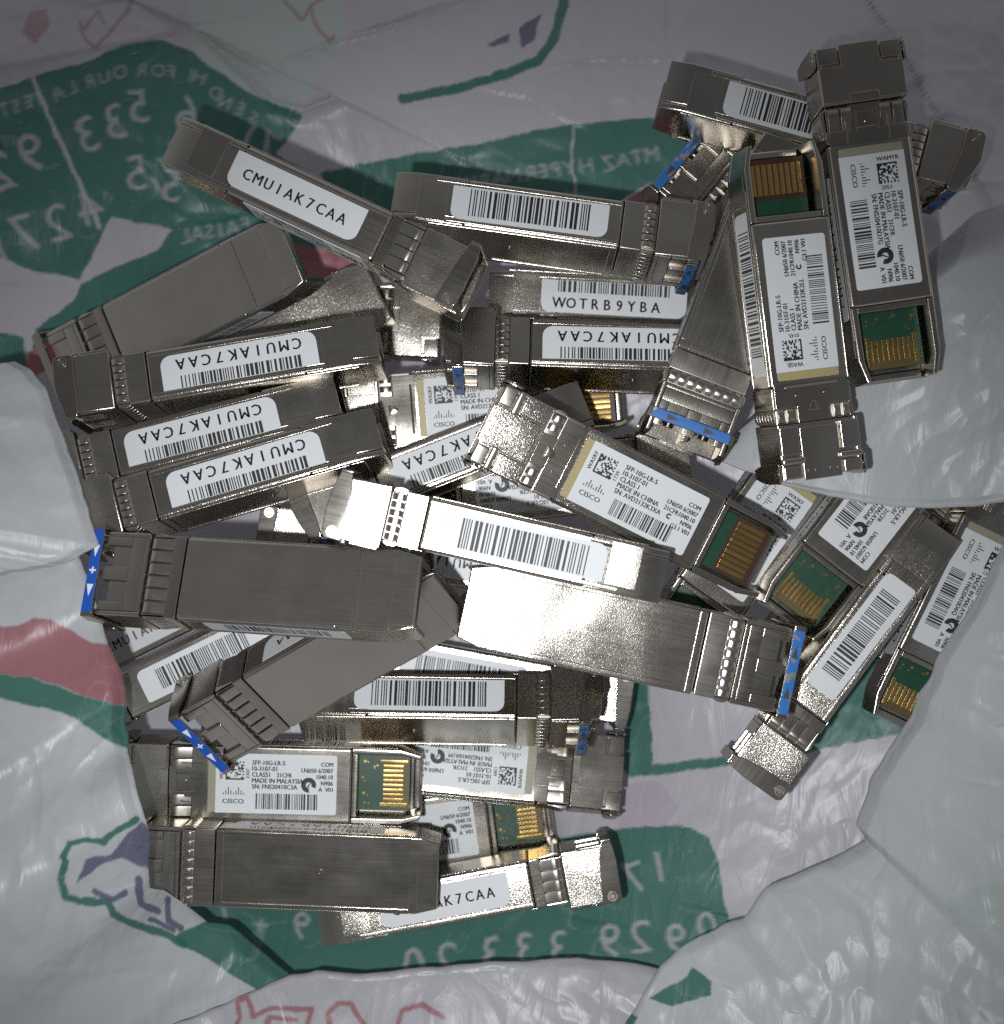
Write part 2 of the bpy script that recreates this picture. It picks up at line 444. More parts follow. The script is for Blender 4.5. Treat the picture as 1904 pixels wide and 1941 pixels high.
PRINT_FLOOR = [
 P_([(380, -40), (640, -40), (660, 60), (560, 210), (520, 215), (474, 175), (393, 123), (360, 92)], MINT),
 P_([(0, 168), (63, 144), (168, 116), (246, 79), (309, 77), (362, 95), (393, 123), (474, 175), (576, 218), (548, 262), (523, 291), (600, 340), (560, 420), (500, 410), (327, 435), (211, 411), (151, 530), (60, 512), (18, 495), (-60, 470), (-60, 180)], GREEN),
 P_([(327, 435), (500, 395), (660, 440), (640, 500), (420, 470), (295, 537), (220, 580), (150, 610), (60, 665), (70, 620), (140, 570), (154, 537), (298, 474)], GREEN),
 P_([(300, 528), (320, 560), (190, 640), (60, 720), (40, 700), (60, 662), (150, 607), (230, 562)], PINK),
 P_([(540, 462), (700, 480), (720, 560), (560, 520)], PINK),
 P_([(606, 327), (763, 295), (930, 268), (1009, 248), (1082, 236), (1245, 221), (1330, 215), (1330, 300), (1205, 361), (1171, 385), (1171, 430), (700, 430), (640, 400)], GREEN),
 P_([(1171, 395), (1205, 365), (1260, 330), (1300, 350), (1300, 470), (1200, 470)], PINK),
 P_([(-40, 620), (44, 640), (50, 690), (60, 720), (-40, 730)], GREEN),
 S_([(765, 186), (870, 166), (960, 140), (1020, 115), (1052, 70), (1068, 10), (1072, -40)], 9, GREEN),
 P_([(925, 86), (968, 62), (966, 80), (935, 90)], NAVY), P_([(983, 52), (1028, 26), (1012, 75), (990, 92)], NAVY),
 S_([(150, 38), (160, 72), (180, 90), (215, 55), (248, 10), (262, -20)], 3.5, FAINT), S_([(160, 55), (185, 20), (190, 30), (200, 45)], 3, FAINT),
 P_([(42, 62), (58, 22), (88, 16), (96, 48), (66, 86)], FAINT),
 S_([(535, -8), (572, 38), (588, 12), (600, 48), (622, 78), (632, 70)], 3.5, FAINT), S_([(590, 10), (625, -10)], 3.5, FAINT),
 P_([(1190, 1290), (1228, 1290), (1240, 1450), (1375, 1432), (1394, 1440), (1382, 1452), (1195, 1474), (1180, 1460)], GREEN),
 P_([(1440, 1320), (1480, 1340), (1690, 1225), (1760, 1290), (1760, 1380), (1700, 1392), (1560, 1420), (1470, 1442), (1440, 1380)], GREEN),
 P_([(1180, 1490), (1250, 1480), (1290, 1530), (1260, 1570), (1170, 1575)], (0.47, 0.405, 0.47)),
 P_([(260, 1680), (700, 1640), (1170, 1572), (1250, 1566), (1310, 1568), (1345, 1590), (1365, 1640), (1372, 1700), (1386, 1755), (1400, 1880), (520, 1890), (380, 1790)], GREEN),
 S_([(63, 146), (105, 250), (150, 345), (190, 430)], 4, LILAC), S_([(1088, 240), (1084, 300), (1092, 372)], 2.2, LILAC),
] + T_([mirrored('3', 165, 252, 72, -18), mirrored('3', 218, 228, 70, -14), mirrored('5', 262, 198, 66, -8), mirrored('6', 356, 212, 70, 10),
        mirrored('9', 58, 286, 78, -20), mirrored('2', 0, 322, 78, -22), mirrored('1', 470, 262, 60, 22), mirrored('7', 508, 275, 60, 26),
        mirrored('5', 325, 350, 66, 6), mirrored('5', 258, 326, 70, -6), mirrored('4', 172, 392, 72, -14), mirrored('2', 108, 420, 74, -18), mirrored('7', 45, 440, 76, -20), mirrored('1', 0, 470, 76, -20)]) \
  + T_([mirrored(c, x, y, 26, r) for c, x, y, r in (('H', 378, 146, 22), ('I', 362, 141, 18), ('F', 325, 135, 6), ('O', 302, 133, 2), ('R', 268, 132, -2), ('O', 228, 135, -8), ('U', 198, 145, -14),
        ('R', 168, 153, -18), ('L', 136, 166, -18), ('A', 109, 176, -18), ('T', 74, 186, -16), ('E', 53, 192, -15), ('S', 30, 199, -14), ('T', 7, 206, -14),
        ('D', 408, 175, 28), ('N', 428, 193, 24), ('E', 456, 204, 22), ('S', 480, 222, 24))]) \
  + T_([mirrored(c, x, y, 29, -9) for c, x, y in (('M', 1236, 291), ('T', 1206, 297), ('A', 1182, 302), ('Z', 1154, 308), ('H', 1112, 312), ('Y', 1080, 317), ('P', 1053, 320), ('E', 1029, 323), ('R', 1005, 327),
        ('M', 973, 332), ('A', 945, 337), ('R', 917, 342), ('K', 892, 346), ('E', 868, 350), ('T', 845, 354))]) \
  + T_([mirrored(c, x, y, 30, -12) for c, x, y in (('L', 351, 447), ('A', 374, 442), ('S', 398, 438), ('I', 418, 434), ('A', 440, 430), ('F', 466, 424))]) \
  + T_([mirrored('+', 494, 1752, 40, 8), mirrored('9', 571, 1752, 56, 8), mirrored('0', 785, 1826, 66, -4), mirrored('2', 846, 1816, 66, -4), mirrored('3', 932, 1806, 66, -6), mirrored('3', 997, 1797, 66, -6), mirrored('3', 1060, 1794, 66, -6),
        mirrored('9', 1157, 1782, 66, -8), mirrored('2', 1214, 1774, 66, -8), mirrored('9', 1282, 1780, 66, -8), mirrored('0', 1340, 1756, 60, -10), mirrored('7', 1200, 1662, 60, -14), mirrored('1', 1250, 1642, 60, -12), mirrored('7', 425, 1722, 44, 14)])

PRINT_SIDE = [
 P_([(-300, 1190), (0, 1187), (45, 1183), (68, 1171), (99, 1173), (136, 1193), (174, 1220), (207, 1222), (260, 1300), (260, 1340), (242, 1338), (174, 1321), (120, 1301), (62, 1284), (0, 1276), (-300, 1260)], PINK),
 P_([(-300, 1260), (0, 1276), (62, 1284), (174, 1321), (242, 1338), (270, 1340), (262, 1420), (240, 1415), (207, 1395), (150, 1362), (120, 1350), (0, 1322), (-300, 1310)], GREEN),
 S_([(120, 1624), (135, 1597), (165, 1589), (200, 1594), (225, 1572), (262, 1550)], 6, GREEN),
 S_([(125, 1632), (117, 1667), (125, 1697), (150, 1709), (205, 1709), (215, 1732), (255, 1752), (320, 1772), (350, 1787)], 7, GREEN),
 P_([(145, 1675), (165, 1627), (215, 1617), (250, 1572), (270, 1555), (300, 1590), (290, 1650), (262, 1640), (232, 1625), (190, 1640), (160, 1664)], NAVY),
 S_([(180, 1690), (215, 1705), (240, 1690)], 6, NAVY), S_([(262, 1665), (268, 1712), (300, 1728)], 7, NAVY), S_([(318, 1705), (322, 1745), (345, 1760)], 6, NAVY), S_([(285, 1742), (330, 1762)], 5, NAVY),
 P_([(330, 1772), (395, 1745), (440, 1750), (480, 1780), (570, 1850), (505, 1880), (400, 1817), (350, 1790)], GREEN),
]
PRINT_BOTTOM = [
 S_([(440, 1962), (456, 1930), (450, 1900), (470, 1890), (478, 1930), (520, 1912), (592, 1916), (580, 1945)], 5, RED),
 S_([(630, 1960), (622, 1925), (640, 1902), (668, 1905), (682, 1935), (700, 1960)], 5, RED), S_([(500, 1960), (510, 1932), (560, 1935)], 5, RED),
 S_([(750, 1960), (760, 1918), (800, 1908), (840, 1930)], 5, RED),
]
PRINT_CORNER = [
 P_([(1229, 1894), (1302, 1852), (1312, 1832), (1347, 1857), (1347, 1884), (1277, 1910)], GREEN), P_([(1187, 1942), (1197, 1920), (1209, 1930), (1200, 1950)], GREEN),
 P_([(1790, 1700), (1880, 1660), (1960, 1700), (1900, 1760), (1800, 1750)], MINT),
]

def paint(px, py, base, prints, jitter=2.0):
    """print colours at each point of a sheet; edges wobble as inked film does"""
    ex = px + jitter * vnoise(px, py, 21.0, 71) + 0.8 * vnoise(px, py, 6.0, 73)
    ey = py + jitter * vnoise(px, py, 19.0, 72) + 0.8 * vnoise(px, py, 7.0, 74)
    col = np.empty(px.shape + (3,)); col[:] = base
    tint = (0.5 + 0.5 * vnoise(px, py, 170.0, 90))[..., None]
    col = col * (1 - 0.25 * tint) + 0.25 * tint * np.array(WHITE)
    offs = ((-1.1, -1.1), (1.1, -1.1), (-1.1, 1.1), (1.1, 1.1))
    for it in prints:
        a = np.zeros(px.shape); c = it[-1]
        for ox, oy in offs:
            x = ex + ox; y = ey + oy
            if it[0] == 'poly': a += inside(x, y, it[1])
            elif it[0] == 'line': a += seg_dist(x, y, it[1]) < it[2]
            else:
                for bx in (-2.2, 2.2): a += 0.5 * tri_mask(x + bx, y, it[1][1], it[1][2])
        a = (np.clip(a / 4, 0, 1) * (0.90 if it[0] != 'text' else 0.74))[..., None]
        col = col * (1 - a) + a * np.array(c)
    # ink rubbed thin on sharp folds
    rub = np.clip(np.abs(vnoise(px + 0.35 * py, py - 0.2 * px, 47.0, 95)) * -11 + 0.6, 0, 1) * np.clip(0.6 + vnoise(px, py, 90, 96), 0, 1)
    col = col * (1 - 0.34 * rub[..., None]) + 0.34 * rub[..., None] * np.array(WHITE)
    return col

def film_material():
    m, nt, p = new_mat('printed_plastic_film')
    N, L = nt.nodes, nt.links
    at = N.new('ShaderNodeAttribute'); at.attribute_name = 'print'
    L.new(at.outputs['Color'], p.inputs['Base Color'])
    p.inputs['Roughness'].default_value = 0.36; p.inputs['Specular IOR Level'].default_value = 0.42
    tc = N.new('ShaderNodeTexCoord')
    mp = N.new('ShaderNodeMapping'); mp.inputs['Rotation'].default_value = (0, 0, 0.6); mp.inputs['Scale'].default_value = (1.0, 0.3, 1.0)
    L.new(tc.outputs['Object'], mp.inputs[0])
    n1 = N.new('ShaderNodeTexNoise'); n1.inputs['Scale'].default_value = 150; n1.inputs['Detail'].default_value = 4; n1.inputs['Roughness'].default_value = 0.5; n1.inputs['Distortion'].default_value = 1.2
    L.new(mp.outputs[0], n1.inputs['Vector'])
    n2 = N.new('ShaderNodeTexNoise'); n2.inputs['Scale'].default_value = 620; n2.inputs['Detail'].default_value = 3
    L.new(tc.outputs['Object'], n2.inputs['Vector'])
    b1 = N.new('ShaderNodeBump'); b1.inputs['Strength'].default_value = 0.42; b1.inputs['Distance'].default_value = 0.0010
    L.new(n1.outputs['Fac'], b1.inputs['Height'])
    b2 = N.new('ShaderNodeBump'); b2.inputs['Strength'].default_value = 0.12; b2.inputs['Distance'].default_value = 0.0002
    L.new(n2.outputs['Fac'], b2.inputs['Height']); L.new(b1.outputs[0], b2.inputs['Normal'])
    L.new(b2.outputs[0], p.inputs['Normal'])
    n3 = N.new('ShaderNodeTexNoise'); n3.noise_type = 'RIDGED_MULTIFRACTAL'; n3.inputs['Scale'].default_value = 48; n3.inputs['Detail'].default_value = 4; n3.inputs['Roughness'].default_value = 0.5; n3.inputs['Distortion'].default_value = 0.5
    L.new(tc.outputs['Object'], n3.inputs['Vector'])
    b3 = N.new('ShaderNodeBump'); b3.inputs['Strength'].default_value = 0.8; b3.inputs['Distance'].default_value = 0.0010
    L.new(n3.outputs['Fac'], b3.inputs['Height']); L.new(b2.outputs[0], b3.inputs['Normal']); b2 = b3
    L.new(b2.outputs[0], p.inputs['Normal'])
    tr = N.new('ShaderNodeBsdfTranslucent'); L.new(at.outputs['Color'], tr.inputs['Color']); L.new(b2.outputs[0], tr.inputs['Normal'])
    mt = N.new('ShaderNodeMixShader'); mt.inputs[0].default_value = 0.22
    L.new(p.outputs[0], mt.inputs[1]); L.new(tr.outputs[0], mt.inputs[2]); L.new(mt.outputs[0], N['Material Output'].inputs['Surface'])
    return m
FILM = film_material()

def sheet(name, X, Y, Z, col, parent, wrap=False):
    """a grid of points (mm) as one smooth mesh with its print colours"""
    n, m = X.shape
    V = np.stack([X, Y, Z], -1).reshape(-1, 3) * MM
    idx = np.arange(n * m).reshape(n, m)
    Fq = np.stack([idx[:-1, :-1], idx[1:, :-1], idx[1:, 1:], idx[:-1, 1:]], -1).reshape(-1, 4)
    me = bpy.data.meshes.new(name)
    me.vertices.add(len(V)); me.vertices.foreach_set('co', V.astype(np.float32).ravel())
    me.loops.add(Fq.size); me.loops.foreach_set('vertex_index', Fq.astype(np.int32).ravel())
    me.polygons.add(len(Fq)); me.polygons.foreach_set('loop_start', np.arange(0, Fq.size, 4, dtype=np.int32))
    me.update(); me.validate()
    me.polygons.foreach_set('use_smooth', np.ones(len(Fq), bool))
    a = me.attributes.new('print', 'FLOAT_COLOR', 'POINT')
    a.data.foreach_set('color', np.concatenate([col.reshape(-1, 3), np.ones((n * m, 1))], 1).astype(np.float32).ravel())
    me.materials.append(FILM)
    o = bpy.data.objects.new(name, me); C.objects.link(o); o.parent = parent
    return o

bag = bpy.data.objects.new('plastic_bag', None); C.objects.link(bag); bag.location = (0, 0, 0)
bag['label'] = 'crumpled white plastic carrier bag with mirrored green print, open around the transceivers'
bag['category'] = 'bag'

# the floor of the bag hangs under the pile: a membrane between the raised sides and the undersides of the modules
G0, GS, GN = -128.0, 2.0, 129
gx = G0 + GS * np.arange(GN); GX, GY = np.meshgrid(gx, gx, indexing='ij')
ceil_ = np.full((GN, GN), 1e3)
for nm, (o, u, zz) in POSES.items():
    o, u, zz = np.array(o), np.array(u), np.array(zz); yy = np.cross(zz, u)
    for a in np.linspace(-27, 27, 40):
        for b in np.linspace(-7, 7, 12):
            for c in (-0.3, 4.2, 8.8):
                q = o + u * a + yy * b + zz * c
                i = int(round((q[0] - G0) / GS)); j = int(round((q[1] - G0) / GS))
                ceil_[i, j] = min(ceil_[i, j], q[2] - 1.6)
rim = np.interp(GX, [-128, -60, 60, 128], [14, 0, 0, 26]) + np.interp(GY, [-128, -70, 20, 128], [22, 0, 0, -40]) - 4
H = np.minimum(rim, 0.0) ; H[:] = -4
edge = np.zeros((GN, GN), bool); edge[0, :] = edge[-1, :] = edge[:, 0] = edge[:, -1] = True
for it in range(900):
    Hn = H.copy()
    Hn[1:-1, 1:-1] = 0.25 * (H[2:, 1:-1] + H[:-2, 1:-1] + H[1:-1, 2:] + H[1:-1, :-2])
    Hn = np.where(edge, rim, Hn)
    H = np.minimum(Hn, ceil_)
for it in range(3):
    Hs = H.copy(); Hs[1:-1, 1:-1] = 0.25 * (H[2:, 1:-1] + H[:-2, 1:-1] + H[1:-1, 2:] + H[1:-1, :-2]); H = np.minimum(Hs, ceil_)
CEIL = ceil_

def coarse(A, x, y):
    u = np.clip((x - G0) / GS, 0, GN - 1.001); v = np.clip((y - G0) / GS, 0, GN - 1.001)
    i = u.astype(int); j = v.astype(int); fu = u - i; fv = v - j
    return (A[i, j] * (1 - fu) + A[i + 1, j] * fu) * (1 - fv) + (A[i, j + 1] * (1 - fu) + A[i + 1, j + 1] * fu) * fv

RES = 0.36
_in = np.arange(-112, 112.01, RES); _out = np.arange(113.2, 190, 1.4)
fx = np.concatenate([-_out[::-1], _in, _out]); X, Y = np.meshgrid(fx, fx, indexing='ij')
Z = coarse(H, X, Y)
far = np.clip((np.hypot(X * 0.95, Y) - 55) / 40, 0, 1)
Z = Z + crumple(X, Y, 1.0, 11, 15.0) * (1.3 + 1.7 * far) - 1.8
def to_px(X, Y, Z):
    return 952.0 + X * FOC / (CAM_H - Z), 970.5 - Y * FOC / (CAM_H - Z)
px, py = to_px(X, Y, Z)
def crease(px, py, pts, amp, width):
    """a fold line of the film: a step on its upper side that fades out"""
    pts = np.array(pts, float); d = seg_dist(px, py, pts.tolist())
    a, b = pts[0], pts[-1]; side = (b[0] - a[0]) * (py - a[1]) - (b[1] - a[1]) * (px - a[0])
    return amp * np.where(side < 0, np.exp(-d / width), np.exp(-d / (width * 0.12)))
Z += crease(px, py, [(370, 60), (440, 120), (520, 200), (580, 214), (640, 190)], 3.0, 90)
Z += crease(px, py, [(640, 82), (760, 50), (880, 0)], 2.4, 70)
Z += crease(px, py, [(1680, 60), (1760, 170), (1830, 290), (1880, 400)], 2.2, 80)
Z += crease(px, py, [(1720, 590), (1800, 520), (1904, 470)], 1.6, 60)
Z += crease(px, py, [(0, 130), (150, 100), (300, 70)], 1.5, 60)
px, py = to_px(X, Y, Z)
sheet('bag_wall', X, Y, Z, paint(px, py, LILAC, PRINT_FLOOR), bag)

def resample(pts, n):
    P = np.array(pts, float); s = np.concatenate([[0], np.cumsum(np.hypot(np.diff(P[:, 0]), np.diff(P[:, 1])))])
    t = np.linspace(0, s[-1], n)
    out = np.stack([np.interp(t, s, P[:, k]) for k in range(3)], 1)
    for _ in range(2):
        q = out.copy(); q[1:-1] = 0.25 * out[:-2] + 0.5 * out[1:-1] + 0.25 * out[2:]; out = q
    return out

def fold(edge_pts, outer_pts, ns, nt, prints, base, seed, amp=1.6, roll=3.0, span=0.10, coarse_size=16.0, skirt=0.0):
    """a flap of the bag: from a raised outer line to a rounded free edge that turns under itself"""
    E = resample(edge_pts, ns); O = resample(outer_pts, ns)
    kz = max(3, ns // 30)
    for A in (E, O):
        q = np.pad(A[:, 2], kz, mode='edge')
        for _ in range(2): q = np.pad(np.convolve(q, np.ones(kz) / kz, 'valid'), (kz // 2, kz - 1 - kz // 2), mode='edge')
        A[:, 2] = q[kz:kz + ns]
    wob = vnoise(np.arange(ns) * 1.0, np.zeros(ns) + seed, ns / 42.0, seed) * 3.0
    E[:, 0] += wob; E[:, 1] += wob * 0.6
    t = np.concatenate([np.linspace(-1, 0, 9)[:-1], np.linspace(0, 1, nt) ** 1.35] + ([np.linspace(1.02, 1.2, 10)] if skirt else []))
    PX, PY, PZ = (np.empty((ns, len(t))) for _ in range(3))
    for k, tt in enumerate(t):
        if tt < 0:
            s = -tt; w = span * 0.55 * (1 - math.cos(s * math.pi * 0.5)); drop = roll * (1 + 1.3 * s)
        else:
            w = tt; q = min(tt / span, 1.0); drop = roll * (1 - math.sqrt(max(0.0, 1 - (1 - q) ** 2)))
        PX[:, k] = E[:, 0] * (1 - w) + O[:, 0] * w
        PY[:, k] = E[:, 1] * (1 - w) + O[:, 1] * w
        PZ[:, k] = E[:, 2] + (O[:, 2] - E[:, 2]) * max(w, 0) ** 0.8 - drop - (skirt * ((tt - 1) / 0.2) ** 1.5 if tt > 1 else 0)
    X = (PX - 952.0) / FOC * (CAM_H - PZ); Y = -(PY - 970.5) / FOC * (CAM_H - PZ)
    grow = np.clip(t / (span * 1.2), 0.4, 1.0)[None, :]
    Z = PZ + crumple(X, Y, amp, seed, coarse_size) * grow + 0.25 * amp * grow
    return sheet('fold', X, Y, Z, paint(PX, PY, base, prints), bag)

fold([(-160, 690, 20), (-40, 702, 18), (0, 692, 17), (31, 686, 16), (60, 700, 16), (88, 736, 17), (103, 780, 18), (124, 829, 18), (143, 883, 20), (165, 949, 22), (188, 1032, 24), (150, 1056, 25), (124, 1068, 25.5), (0, 1090, 27), (-120, 1110, 28)],
     [(-330, 690, 30), (-330, 720, 30), (-330, 760, 30), (-330, 800, 30), (-330, 850, 31), (-330, 900, 32), (-330, 950, 33), (-330, 1000, 33), (-330, 1040, 33), (-330, 1060, 33), (-330, 1090, 33)], 460, 150, PRINT_SIDE, WHITE, 31, 2.6, 0.7, 0.035, 17.0)
fold([(-60, 1010, 20), (60, 1030, 21), (147, 1052, 21), (172, 1102, 22), (186, 1156, 23), (207, 1222, 19), (223, 1258, 15), (240, 1305, 12), (244, 1338, 12), (245, 1421, 16), (252, 1445, 20), (268, 1512, 24), (278, 1545, 24), (290, 1585, 21), (280, 1645, 19), (282, 1682, 17), (312, 1688, 12), (350, 1712, 6), (395, 1747, 2), (438, 1752, 0), (478, 1784, -2), (555, 1848, -3), (600, 1900, -2), (640, 1990, 0)],
     [(-330, 960, 26), (-330, 1080, 28), (-330, 1200, 28), (-330, 1330, 28), (-330, 1450, 30), (-330, 1560, 32), (-330, 1700, 32), (-330, 1850, 30), (-300, 2000, 28), (-150, 2120, 22), (100, 2200, 12), (400, 2250, 2)], 620, 170, PRINT_SIDE, WHITE, 47, 2.6, 0.7, 0.035, 16.0)
fold([(120, 2060, 20), (220, 1995, 17), (300, 1957, 14), (420, 1905, 9), (500, 1872, 5), (556, 1848, 2), (600, 1840, 0), (700, 1846, 0), (820, 1834, 0), (950, 1823, 0), (1100, 1815, 0), (1200, 1826, 0), (1260, 1836, 0), (1330, 1850, 0), (1420, 1850, 0)],
     [(100, 2280, 22), (300, 2260, 18), (500, 2250, 15), (700, 2250, 14), (900, 2250, 14), (1100, 2250, 14), (1300, 2250, 14), (1500, 2250, 14)], 460, 110, PRINT_BOTTOM, (0.48, 0.47, 0.51), 58, 2.0, 0.7, 0.035, 15.0)
fold([(1120, 2060, 6), (1165, 1970, 6), (1200, 1915, 6), (1252, 1830, 5), (1312, 1782, 5), (1367, 1752, 5), (1407, 1742, 4), (1430, 1712, 4), (1452, 1680, 4), (1592, 1620, 4), (1640, 1590, 4), (1620, 1560, 4), (1647, 1482, 4), (1674, 1433, 5), (1726, 1355, 7), (1738, 1317, 9), (1759, 1284, 10), (1800, 1202, 12), (1850, 1131, 13), (1879, 1069, 14), (1925, 995, 15), (2010, 920, 16)],
     [(1150, 2260, 18), (1350, 2260, 20), (1600, 2260, 24), (1850, 2240, 28), (2080, 2150, 32), (2180, 1950, 33), (2220, 1700, 33), (2240, 1450, 32), (2240, 1200, 30), (2240, 950, 28)], 680, 200, PRINT_CORNER, WHITE, 64, 3.0, 0.7, 0.03, 18.0)
fold([(1352, 868, 6), (1400, 888, 8), (1444, 903, 9), (1486, 920, 10), (1573, 941, 10.5), (1639, 953, 11), (1701, 962, 11), (1763, 963, 11.5), (1837, 962, 12), (1903, 951, 13), (2060, 935, 15)],
     [(1385, 830, 4), (1470, 760, 8), (1560, 690, 11), (1660, 620, 12), (1740, 560, 12), (1820, 500, 13), (1920, 470, 14), (2020, 460, 15), (2120, 480, 16), (2220, 540, 18), (2280, 660, 22)], 460, 150, [], WHITE, 83, 2.2, 0.7, 0.03, 13.0, 14.0)
# ------------------------------------------------------------------ the transceiver (x: 0 front of the nose .. 54.5 tail, y: +-6.7, z: 0 .. 8.5 label face)
_cache = {}
def cached(key, fn):
    if key not in _cache: _cache[key] = fn()
    return _cache[key]

def housing(ty):
    bm = bmesh.new()
    # block between collar and board opening, tapered channel at the tail
    box(bm, 15.7, 42.2, -6.7, 6.7, 0.0, 8.5, 0.5, 3)
    tail = [(42.25, 6.7), (50.8, 6.7), (54.5, 5.7), (54.5, 4.9), (51.2, 5.65), (42.25, 5.65)]
    prism(bm, tail, 'xy', 1.25, 8.5, 0.2, 2)
    prism(bm, [(x, -y) for x, y in tail], 'xy', 1.25, 8.5, 0.2, 2)
    prism(bm, [(42.25, -6.7), (50.8, -6.7), (54.5, -5.7), (54.5, 5.7), (50.8, 6.7), (42.25, 6.7)], 'xy', 0.0, 1.22, 0.3, 3)
    box(bm, 53.0, 54.3, -4.85, 4.85, 1.25, 3.0, 0.3, 2)
    box(bm, 42.25, 43.2, -5.6, 5.6, 5.4, 8.2, 0.1)
    # rails of the cover along both narrow sides
    for s in (-1, 1):
        y0, y1 = sorted((s * 6.68, s * 6.90))
        box(bm, 16.0, 47.5, y0, y1, 7.35, 8.05, 0.1, 2)
        box(bm, 16.0, 45.0, y0, y1, 0.45, 1.0, 0.1, 2)
        box(bm, 45.3, 50.2, *sorted((s * 6.68, s * 6.80)), 0.35, 7.2, 0.05)
    if ty == 'A':      # smooth underside in two plates with a seam
        box(bm, 16.0, 44.6, -6.3, 6.3, -0.2, 0.02, 0.12, 2)
        box(bm, 50.5, 54.2, -5.5, 5.5, -0.17, 0.02, 0.1, 2)
        box(bm, 45.0, 50.6, -6.3, 6.3, -0.19, 0.02, 0.12, 2)
    else:              # framed underside
        box(bm, 17.2, 49.6, -6.6, -5.75, -0.28, 0.02, 0.13, 3); box(bm, 17.2, 49.6, 5.75, 6.6, -0.28, 0.02, 0.13, 3)
        box(bm, 16.0, 17.2, -6.6, 6.6, -0.28, 0.02, 0.13, 3); box(bm, 49.6, 51.0, -6.5, 6.5, -0.28, 0.02, 0.13, 3)
        box(bm, 17.1, 49.7, -5.8, 5.8, -0.06, 0.02)
        ring(bm, 34.0, 0.0, 0.25, 0.5, 'xy', -0.2, -0.03)
    return done('housing', bm, 'satin' if ty == 'A' else 'cast')

def collar(ty):
    bm = bmesh.new()
    a = 13.6 if ty == 'A' else 12.1
    box(bm, a, 15.62, -6.78, 6.78, -0.06, 8.56, 0.2, 2)
    box(bm, 9.65, a + 0.02, -6.35, 6.35, 0.35, 8.2, 0.15)
    return done('collar', bm, 'spring' if ty == 'B' else 'plate')

def finger(ty):
    """one spring finger lying along x, bulging towards +z, centred on y"""
    bm = bmesh.new()
    if ty == 'A':
        prof = [(9.9, -0.1), (9.95, 0.1), (10.1, 0.28), (10.35, 0.44), (10.7, 0.54), (11.1, 0.55), (11.6, 0.48), (12.6, 0.28), (13.7, 0.14), (13.7, -0.1)]; w = 0.86
    else:
        prof = [(9.9, -0.2)] + [(11.05 - 1.15 * math.cos(math.pi * k / 10), 0.55 * math.sin(math.pi * k / 10)) for k in range(11)] + [(12.2, -0.2)]; w = 0.53
    prism(bm, prof, 'xz', -w, w, 0.06)
    return done('spring_finger', bm, 'spring', (0, 0, 0))

def nose():
    bm = bmesh.new()
    prof = [(1.3, -0.1), (9.65, -0.35), (9.65, 9.7), (0.9, 9.7), (0.5, 6.6), (0.7, 2.2)]
    for s in (-1, 1):
        a, b = sorted((s * 6.1, s * 6.92)); prism(bm, prof, 'xz', a, b, 0.25, 3)
    box(bm, 0.9, 9.6, -6.1, 6.1, 7.9, 9.3, 0.1)
    box(bm, 8.9, 9.62, -6.1, 6.1, -0.3, 7.88, 0.06)
    box(bm, 1.3, 8.88, -0.55, 0.55, 0.72, 7.88, 0.08)
    box(bm, 6.7, 8.88, -6.08, 6.08, -0.34, 0.7, 0.1)
    for y0, y1 in ((-6.08, -4.6), (4.6, 6.08), (-1.15, 1.15)): box(bm, 2.4, 6.68, y0, y1, -0.34, 0.66, 0.12)
    for y0, y1 in ((-4.6, -1.15), (1.15, 4.6)): box(bm, 3.6, 6.7, y0 + 0.02, y1 - 0.02, 0.25, 0.75, 0.06)
    return done('nose', bm, 'satin')

def ferrules():
    bm = bmesh.new()
    disc(bm, 0, 4.0, 0.9, 'yz', 3.0, 8.85, 12); ring(bm, 0, 4.0, 1.6, 2.4, 'yz', 5.2, 8.85, 12)
    return done('port_ferrule', bm, 'inner')

def top_plate(ty):
    bm = bmesh.new()
    if ty == 'A':
        prism(bm, [(0.3, -3.2), (0.3, 3.2), (3.7, 3.2), (3.7, 6.75), (9.45, 6.75), (9.45, 2.3), (8.3, 2.3), (8.3, -2.3), (9.45, -2.3), (9.45, -6.75), (3.7, -6.75), (3.7, -3.2)], 'xy', 9.3, 10.0, 0.1)
    else:
        box(bm, 0.4, 8.9, -3.25, 3.25, 9.3, 9.75, 0.12)
        ring(bm, 1.9, 1.9, 0.55, 0.72, 'xy', 9.7, 9.82); ring(bm, 1.9, -1.9, 0.55, 0.72, 'xy', 9.7, 9.82)
    return done('latch_cover', bm, 'cast')

def latch_pad(ty, s):
    bm = bmesh.new()
    if ty == 'A': a, b = sorted((s * 3.5, s * 6.75)); box(bm, 0.5, 3.2, a, b, 9.3, 9.8, 0.12)
    else: a, b = sorted((s * 3.55, s * 6.8)); box(bm, 4.7, 9.3, a, b, 9.3, 10.15, 0.18, 2)
    return done('latch_pad', bm, 'cast')

def retainer(s):
    bm = bmesh.new()
    a, b = sorted((s * 2.9, s * 6.9)); box(bm, 3.2, 4.3, a, b, 9.3, 10.35, 0.35, 3)
    a, b = sorted((s * 3.6, s * 6.7)); box(bm, 0.8, 3.0, a, b, 9.3, 9.9, 0.25, 2)
    return done('retaining_bar', bm, 'spring')

